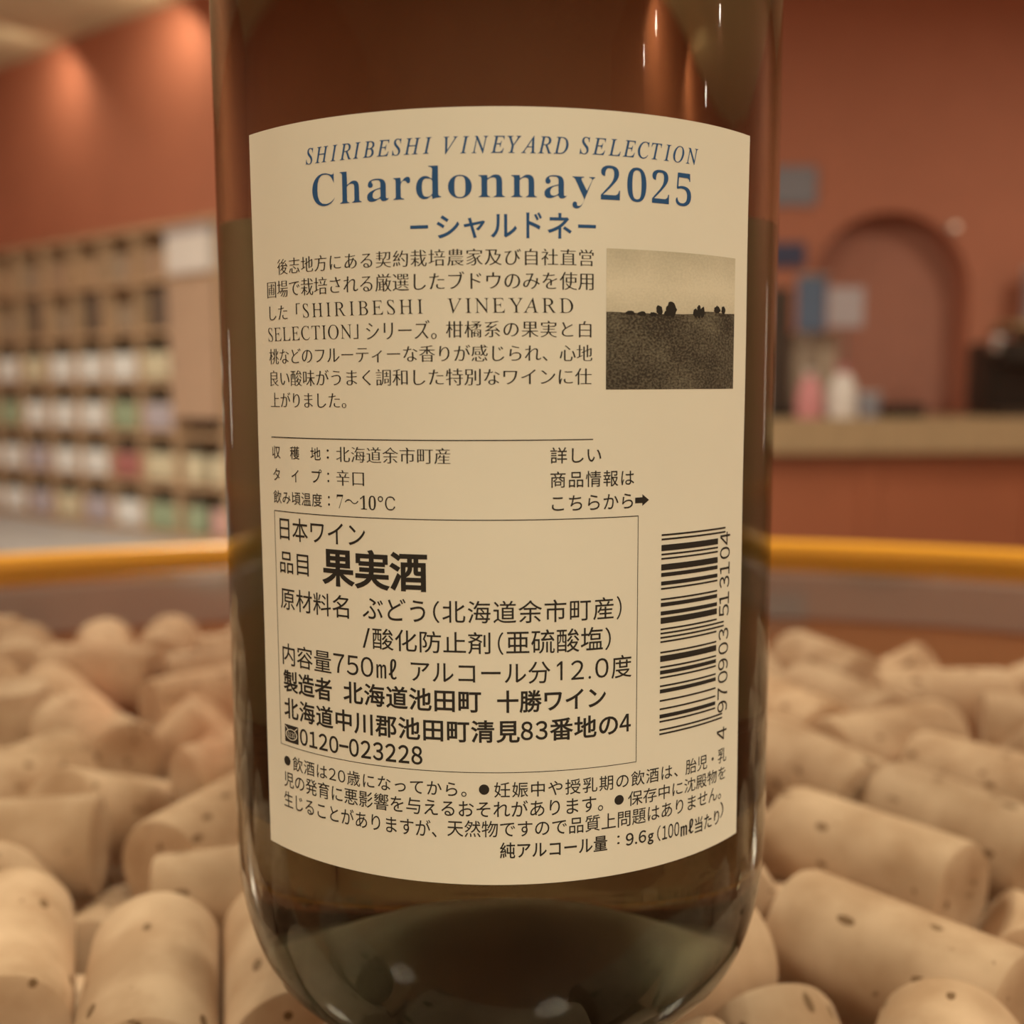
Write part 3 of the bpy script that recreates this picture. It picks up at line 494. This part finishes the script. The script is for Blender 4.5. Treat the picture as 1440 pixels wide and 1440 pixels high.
TEXT = [
('SHIRIBESHI', 'si', -23.6, -7.33, 'I', 27.32, 25.57),
('VINEYARD', 'si', -6.01, 7.85, 'I', 27.3, 25.48),
('SELECTION', 'si', 9.12, 24.99, 'I', 27.39, 25.58),
('C', 'sb', -22.7, -19.49, '*2', 24.49, 20.75),
('h', 'sb', -18.7, -15.87, '*2', 24.49, 20.75),
('a', 'sb', -15.15, -12.42, '*2', 24.49, 20.75),
('r', 'sb', -11.9, -9.88, '*2', 24.49, 20.75),
('d', 'sb', -9.22, -6.37, '*2', 24.49, 20.75),
('o', 'sb', -5.57, -2.92, '*2', 24.49, 20.75),
('n', 'sb', -2.17, 0.74, '*2', 24.49, 20.75),
('n', 'sb', 1.44, 4.28, '*2', 24.49, 20.75),
('a', 'sb', 5.12, 7.7, '*2', 24.49, 20.75),
('y', 'sb', 8.23, 10.97, '*2', 24.49, 20.75),
('2', 'sb', 11.65, 14.0, '*2', 24.49, 20.75),
('0', 'sb', 14.9, 17.4, '*2', 24.49, 20.75),
('2', 'sb', 18.17, 20.56, '*2', 24.49, 20.75),
('5', 'sb', 21.55, 23.9, '*2', 24.49, 20.75),
('シ', 'k', -6.91, -4.35, '*', 18.87, 16.36),
('ャ', 'k', -3.87, -1.49, '*', 18.55, 16.32),
('ル', 'k', -0.86, 2.05, '*', 18.91, 16.37),
('ド', 'k', 3.08, 4.84, '*', 19.13, 16.31),
('ネ', 'k', 5.48, 8.24, '*', 19.1, 16.32),
('|', 'bar', -9.96, -7.89, '*', 17.85, 17.49),
('|', 'bar', 8.98, 11.08, '*', 17.91, 17.55),
('後志地方にある契約栽培農家及び自社直営', 'm', -29.02, 10.82, '営', 15.17, 13.37),
('圃場で栽培される厳選したブドウのみを使用', 'm', -31.18, 10.83, '用', 12.51, 10.72),
('した「', 'm', -30.86, -25.15, 'し', 9.7, 8.04),
('SHIRIBESHI', 'ms', -24.68, -8.61, 'I', 9.72, 8.14),
('VINEYARD', 'ms', -5.8, 8.42, 'I', 9.76, 8.15),
('SELECTION', 'ms', -31.23, -17.54, 'I', 7.12, 5.53),
('」', 'm', -17.3, -16.63, '*', 7.13, 5.47),
('シリーズ。', 'm', -15.6, -7.06, 'リ', 7.19, 5.35),
('柑橘系の果実と白', 'm', -5.99, 10.59, '白', 7.25, 5.43),
('桃などのフルーティーな香りが感じられ、心地', 'm', -31.13, 10.72, '地', 4.6, 2.8),
('良い酸味がうまく調和した特別なワインに仕', 'm', -31.12, 10.65, '仕', 1.96, 0.11),
('上がりました。', 'm', -31.1, -18.47, 'た', -0.76, -2.41),
('収', 'g', -31.12, -29.42, '*', -7.2, -8.75),
('穫', 'g', -27.57, -25.9, '*', -7.13, -8.72),
('地', 'g', -24.04, -22.4, '*', -7.15, -8.68),
('：', 'g', -21.47, -21.15, '*', -7.36, -8.45),
('北海道余市町産', 'm', -20.09, -5.63, '産', -6.98, -8.8),
('タ', 'g', -31.03, -29.62, '*', -9.95, -11.46),
('イ', 'g', -27.42, -26.13, '*', -9.97, -11.49),
('プ', 'g', -23.91, -22.32, '*', -9.78, -11.4),
('：', 'g', -21.45, -21.18, '*', -10.1, -11.24),
('辛口', 'm', -20.13, -16.26, '辛', -9.74, -11.58),
('飲み頃温度', 'g', -31.1, -22.36, '度', -12.66, -14.28),
('：', 'g', -21.43, -21.16, '*', -12.89, -14.04),
('7～10℃', 'md', -20.13, -12.28, '7', -12.65, -14.28),
('詳しい', 'g', 5.79, 11.86, '詳', -6.96, -8.82),
('商品情報は', 'g', 5.79, 16.11, '商', -9.72, -11.59),
('こちらから', 'g', 5.96, 15.98, 'ら', -12.51, -14.26),
('日本ワイン', 'g', -30.01, -16.26, '日', -16.11, -18.73),
('品目', 'g', -30.13, -24.81, '品', -20.23, -22.92),
('果実酒', 'B', -22.62, -8.5, '果', -19.27, -23.71),
('原材料名', 'g', -30.2, -18.72, '名', -24.72, -27.5),
('ぶどう', 'g', -16.8, -8.82, 'ぶ', -24.76, -27.24),
('（', 'g', -7.88, -7.11, '*', -24.68, -27.28),
('北海道余市町産', 'g', -6.78, 13.54, '余', -24.56, -27.23),
('）', 'g', 13.93, 14.58, '*', -24.58, -27.39),
('/', 'g', -16.88, -15.86, '*', -28.39, -30.81),
('酸化防止剤', 'g', -15.54, -1.19, '剤', -28.26, -30.87),
('（', 'g', -0.34, 0.32, '*', -28.27, -30.96),
('亜硫酸塩', 'g', 0.65, 12.19, '亜', -28.25, -30.77),
('）', 'g', 12.48, 13.21, '*', -28.22, -30.95),
('内容量', 'g', -30.14, -21.54, '量', -31.89, -34.51),
('750', 'g', -21.19, -15.51, '0', -31.9, -34.33),
('㎖', 'g', -15.09, -12.45, '*', -31.86, -34.35),
('アルコール分', 'g', -10.69, 5.79, '分', -31.83, -34.45),
('1', 'g', 6.55, 7.23, '*', -31.91, -34.18),
('2', 'g', 8.26, 9.83, '*', -31.91, -34.21),
('.', 'g', 10.4, 10.71, '*', -33.89, -34.23),
('0', 'g', 11.24, 12.93, '*', -31.87, -34.23),
('度', 'g', 13.3, 15.98, '*', -31.71, -34.48),
('製造者', 'b', -30.11, -21.54, '者', -35.22, -38.03),
('北海道池田町', 'b', -19.8, -2.32, '町', -35.37, -37.84),
('十勝ワイン', 'b', -0.46, 12.62, '十', -35.19, -37.87),
('北海道中川郡池田町清見', 'b', -30.12, 2.18, '北', -38.8, -41.44),
('83', 'b2', 2.3, 5.45, '8', -38.94, -41.21),
('番地の', 'b', 5.7, 14.22, '番', -38.7, -41.41),
('4', 'b2', 14.41, 15.94, '*', -38.97, -41.16),
('0120', 'b2', -27.16, -20.72, '1', -42.32, -44.42),
('-', 'b2', -20.61, -19.23, '*', -43.19, -43.5),
('023228', 'b2', -19.13, -9.4, '8', -42.19, -44.45),
('●', 'g', -30.44, -29.15, '*', -46.48, -47.71),
('飲酒は20歳になってから。', 'g', -28.69, -4.13, 'ら', -46.35, -48.01),
('●', 'g', -2.66, -1.44, '*', -46.5, -47.76),
('妊娠中や授乳期の飲酒は、', 'g', -0.86, 23.04, '妊', -46.24, -48.1),
('胎児・乳', 'g', 24.34, 32.42, '胎', -46.25, -48.19),
('児の発育に悪影響を与えるおそれがあります。', 'g', -30.56, 12.33, '与', -48.56, -50.54),
('●', 'g', 13.82, 15.06, '*', -48.9, -50.11),
('保存中に沈殿物を', 'g', 15.64, 32.33, '保', -48.69, -50.52),
('生じることがありますが、', 'g', -30.68, -7.77, '生', -51.16, -53.21),
('天然物ですので品質上問題はありません。', 'g', -6.48, 31.37, '天', -51.12, -52.97),
('純アルコール量', 'b1', -0.23, 12.91, '量', -53.69, -55.56),
('：', 'g', 14.22, 14.55, '*', -53.97, -55.05),
('9.6g', 'b2', 15.39, 19.36, '9', -53.89, -55.47),
('（', 'g', 19.89, 20.44, '*', -53.76, -55.77),
('100', 'b1', 20.66, 23.4, '1', -53.94, -55.73),
('㎖', 'b1', 23.64, 25.89, '*', -54.07, -56.02),
('当たり', 'b1', 26.14, 31.03, '当', -54.19, -56.26),
('）', 'g', 31.24, 31.99, '*', -53.44, -55.57),

]
BARD = [(c, z) for c, z in zip('4013153090794', (-19.12, -20.93, -22.92, -24.65, -26.74, -28.3, -31.34, -33.18, -35.23, -36.9, -38.96, -40.74, -44.32))]
need = sorted({fmap(ch, STY[st][0]) for t, st, *_ in TEXT for ch in t if st != 'bar'} | {fmap(l[4][-1], STY[l[1]][0]) for l in TEXT if l[4] != '*'} | set(map(lambda c: chr(0xFF10 + ord(c) - 48), '0123456789')))
tmp = {}
for ch in need:
    c = bpy.data.curves.new('glyph', 'FONT'); c.body = ch; c.size = 1; c.resolution_u = 4; c.fill_mode = 'FRONT'
    o = bpy.data.objects.new('glyph', c); COL.objects.link(o); tmp[ch] = o
dg = bpy.context.evaluated_depsgraph_get(); GL = {}
for ch, o in tmp.items():
    me = bpy.data.meshes.new_from_object(o.evaluated_get(dg))
    GL[ch] = ([(v.co.x, v.co.y) for v in me.vertices], [tuple(p.vertices) for p in me.polygons]); bpy.data.meshes.remove(me)
for o in tmp.values():
    c = o.data; bpy.data.objects.remove(o); bpy.data.curves.remove(c)
CACHE = {}
def glyph(ch, st):
    if (ch, st) in CACHE: return CACHE[ch, st]
    f, ox, oy, sh = STY[st]; vs, fs = GL[fmap(ch, f)]
    if f == 'bf' and st == 'md' and not ch.isdigit(): ox, oy = -.002, -.0195
    vs = [[x + sh*y, y] for x, y in vs]; ne = {}
    for p in fs:
        if sum(vs[p[i]][0]*vs[p[(i+1) % len(p)]][1] - vs[p[(i+1) % len(p)]][0]*vs[p[i]][1] for i in range(len(p))) < 0: p = p[::-1]
        for i in range(len(p)): ne[p[i], p[(i+1) % len(p)]] = 1
    N = {}
    for (a, b) in ne:
        if (b, a) in ne: continue
        d = (vs[b][0]-vs[a][0], vs[b][1]-vs[a][1]); l = math.hypot(*d) or 1
        for q in (a, b): N.setdefault(q, []).append((d[1]/l, -d[0]/l))
    out = [list(v) for v in vs]
    for q, L in N.items():
        nx = sum(a for a, b in L); ny = sum(b for a, b in L); l = math.hypot(nx, ny)
        if l < 1e-4: continue
        nx /= l; ny /= l; k = min(1.6, 1/max(.3, sum(a*nx+b*ny for a, b in L)/len(L)))
        out[q][0] += nx*ox*k; out[q][1] += ny*oy*k
    x0 = min(v[0] for v in out); x1 = max(v[0] for v in out); y0 = min(v[1] for v in out); y1 = max(v[1] for v in out)
    CACHE[ch, st] = (out, fs, x0, x1, y0, y1); return CACHE[ch, st]
class Ink:
    def __init__(s): s.v = []; s.f = []
    def poly(s, pts):
        k = len(s.v); s.v += [tuple(p) for p in pts]; s.f.append(tuple(range(k, k+len(pts))))
    def rect(s, u0, z0, u1, z1): s.poly([(u0, z0), (u1, z0), (u1, z1), (u0, z1)])
    def glyph(s, g, fx, fz):
        k = len(s.v); s.v += [(fx(x, y), fz(x, y)) for x, y in g[0]]; s.f += [tuple(i+k for i in p) for p in g[1]]
    def line(s, t, st, uL, uR, ref, zt, zb):
        if st == 'bar': return s.rect(uL, zb, uR, zt)
        if t == '1' and ref == '*':      # a numeral one: stem and flag
            w = .26; return s.poly([(uR-w, zb), (uR, zb), (uR, zt), (uR-w*.8, zt), (uL, zt-.42), (uL, zt-.68), (uR-w, zt-.36)])
        if ref == '*' or ref == '*2':
            g = glyph(t, st); r = glyph(ref[-1], st) if ref == '*2' else g
            sz = (zt-zb)/(r[5]-r[4]); b = zb - r[4]*sz; sx = (uR-uL)/(g[3]-g[2])
            return s.glyph(g, lambda x, y: uL + (x-g[2])*sx, lambda x, y: b + y*sz)
        r = glyph(ref, st); sz = (zt-zb)/(r[5]-r[4]); b = zb - r[4]*sz; gs = [glyph(c, st) for c in t]; pos = []; x = 0
        for c, g in zip(t, gs):
            if ord(c) < 0x250:
                if c == 'A' and pos and t[t.index(c)-1] == 'Y': x -= .13
                pos.append(x - g[2] + .055); x += g[3]-g[2]+.11
            else: pos.append(x); x += 1
        lo = pos[0]+gs[0][2]; hi = pos[-1]+gs[-1][3]; nat = (hi-lo)*sz; W = uR-uL; n = len(t)
        hx = 1; tr = (W-nat)/max(1, n-1)
        if tr < 0: hx = W/nat; tr = 0
        elif tr/sz > .06 and ord(t[0]) > 0x250: hx = min(1.08, W/nat); tr = (W-nat*hx)/max(1, n-1)
        for i, (p, g) in enumerate(zip(pos, gs)):
            s.glyph(g, lambda x, y: uL + (p+x-lo)*sz*hx + i*tr, lambda x, y: b + y*sz)
    def build(s, name, m, parent, lift=.025, uv=None, step=1.2):
        bm = bmesh.new(); V = [bm.verts.new((u, z, 0)) for u, z in s.v]
        for f in s.f:
            try: bm.faces.new([V[i] for i in f])
            except ValueError: pass
        u = math.floor(min(x for x, z in s.v)/step)*step
        while u < max(x for x, z in s.v):
            bmesh.ops.bisect_plane(bm, geom=bm.verts[:]+bm.edges[:]+bm.faces[:], plane_co=(u, 0, 0), plane_no=(1, 0, 0)); u += step
        bm.normal_update()
        for f in bm.faces:
            if f.normal.z < 0: f.normal_flip()
        lay = bm.loops.layers.uv.new('uv') if uv else None
        if uv:
            for f in bm.faces:
                for l in f.loops: l[lay].uv = ((l.vert.co.x-uv[0])/(uv[2]-uv[0]), (l.vert.co.y-uv[1])/(uv[3]-uv[1]))
        for v in bm.verts: v.co = on(v.co.x, v.co.y, RL+lift)
        me = bpy.data.meshes.new(name); bm.to_mesh(me); bm.free(); return link(name, me, m, parent)
title, sub, desc, info, notice = Ink(), Ink(), Ink(), Ink(), Ink()
for L in TEXT:
    zt = L[5]
    k = title if L[1] in ('si', 'sb') else sub if L[1] in ('k', 'bar') else desc if zt > -3 else info if zt > -45.5 else notice
    k.line(*L)
a = lambda o, l: o.__setitem__('label', l)
a(title.build('title_lettering', INKB, back), 'blue serif title lettering'); a(sub.build('subtitle_lettering', INKB, back), 'blue katakana subtitle')
desc.build('description_lettering', INK, back); notice.build('notice_lettering', INK, back)
# arrow after the contact line
info.poly([(16.27, -13.05), (17.25, -13.05), (17.25, -12.68), (18.17, -13.4), (17.25, -14.08), (17.25, -13.72), (16.27, -13.72)])
info.build('details_lettering', INK, back)
rul = Ink(); rul.rect(-31.18, -6.18, 10.85, -6.06); rul.build('ruled_line', INK, back)
fr = Ink(); w = .08
fr.rect(-31.05, -15.20-w, 16.75, -15.20+w*.3); fr.rect(-31.05, -45.12, 16.75, -45.12+w); fr.rect(-31.05, -45.12, -31.05+w, -15.20); fr.rect(16.75-w, -45.12, 16.75, -15.2)
fr.build('box_outline', INK, back)
# freephone mark: dark square with a pale loop and numerals
dm = Ink(); dm.rect(-30.1, -44.55, -27.45, -42.3); dk = dm.build('freephone_mark', INK, back)
dl = Ink(); n = 28
for i in range(n):
    t0, t1 = 2*math.pi*i/n, 2*math.pi*(i+1)/n; P = lambda t, k: (-28.78+1.12*k*math.cos(t), -43.5+.72*k*math.sin(t))
    dl.poly([P(t0, .86), P(t1, .86), P(t1, 1), P(t0, 1)])
for sx in (-1, 1): dl.poly([(-28.78+sx*1.2, -42.42), (-28.78+sx*1.2, -42.56), (-28.78+sx*.62, -42.98), (-28.78+sx*.62, -42.84)])
dl.line('0120', 'g', -29.5, -28.06, '0', -43.2, -43.85)
dl.build('mark_loop', PAPER, back, .045)
# bar code (EAN): bottom to top
Lc = ['0001101', '0011001', '0010011', '0111101', '0100011', '0110001', '0101111', '0111011', '0110111', '0001011']
code = '4970903513104'; par = 'LGLLGG'
bits = '101' + ''.join(Lc[int(c)] if p == 'L' else ''.join('1' if b == '0' else '0' for b in Lc[int(c)])[::-1] for c, p in zip(code[1:7], par)) + '01010' + ''.join(''.join('1' if b == '0' else '0' for b in Lc[int(c)]) for c in code[7:]) + '101'
bc = Ink(); zlo, zhi = -42.32, -17.60; mod = (zhi-zlo)/95; i = 0
while i < 95:
    if bits[i] == '1':
        j = i
        while j < 95 and bits[j] == '1': j += 1
        gd = i < 3 or i >= 92 or 45 <= i < 50; bc.rect(20.05, zlo+i*mod+.02, 31.3 if gd else 29.75, zlo+j*mod-.02); i = j
    else: i += 1
bc.build('barcode_bars', INK, back)
bd = Ink()
for c, z in BARD:
    g = glyph(c, 'g'); s = 2.15/(g[5]-g[4]); wd_ = (g[3]+g[2])/2; sx = s*1.0
    bd.glyph(g, lambda x, y: 32.38 - (y-g[4])*s, lambda x, y: z + (x-wd_)*sx)
bd.build('barcode_digits', INK, back)
# printed landscape photograph
ph = Ink(); ph.rect(12.39, -.45, 32.4, 15.4); po = ph.build('landscape_print', PHOTO, back, .02, (12.39, -.45, 32.4, 15.4)); po['label'] = 'monochrome landscape photograph printed on the label'
tr = Ink(); random.seed(4)
for (a0, a1, b0, b1) in [(.325, .372, .54, .612), (.395, .475, .53, .637), (.38, .43, .535, .575), (.605, .645, .53, .60), (.635, .675, .53, .622), (.665, .705, .53, .618), (.79, .85, .57, .628), (.86, .90, .57, .632), (.20, .26, .53, .562), (.28, .33, .53, .56), (.12, .18, .535, .565)]:
    u = 12.39 + 20*(a0+a1)/2; z = -.45 + 15.85*(b0+b1)/2; w = 10*(a1-a0); h = 7.9*(b1-b0); pts = []
    for i in range(18):
        t = 2*math.pi*i/18; k = random.uniform(.82, 1.14); pts.append((u + w*k*math.cos(t), z + h*k*math.sin(t)))
    tr.poly(pts)
tr.build('printed_trees', INK, po, .04).parent = back
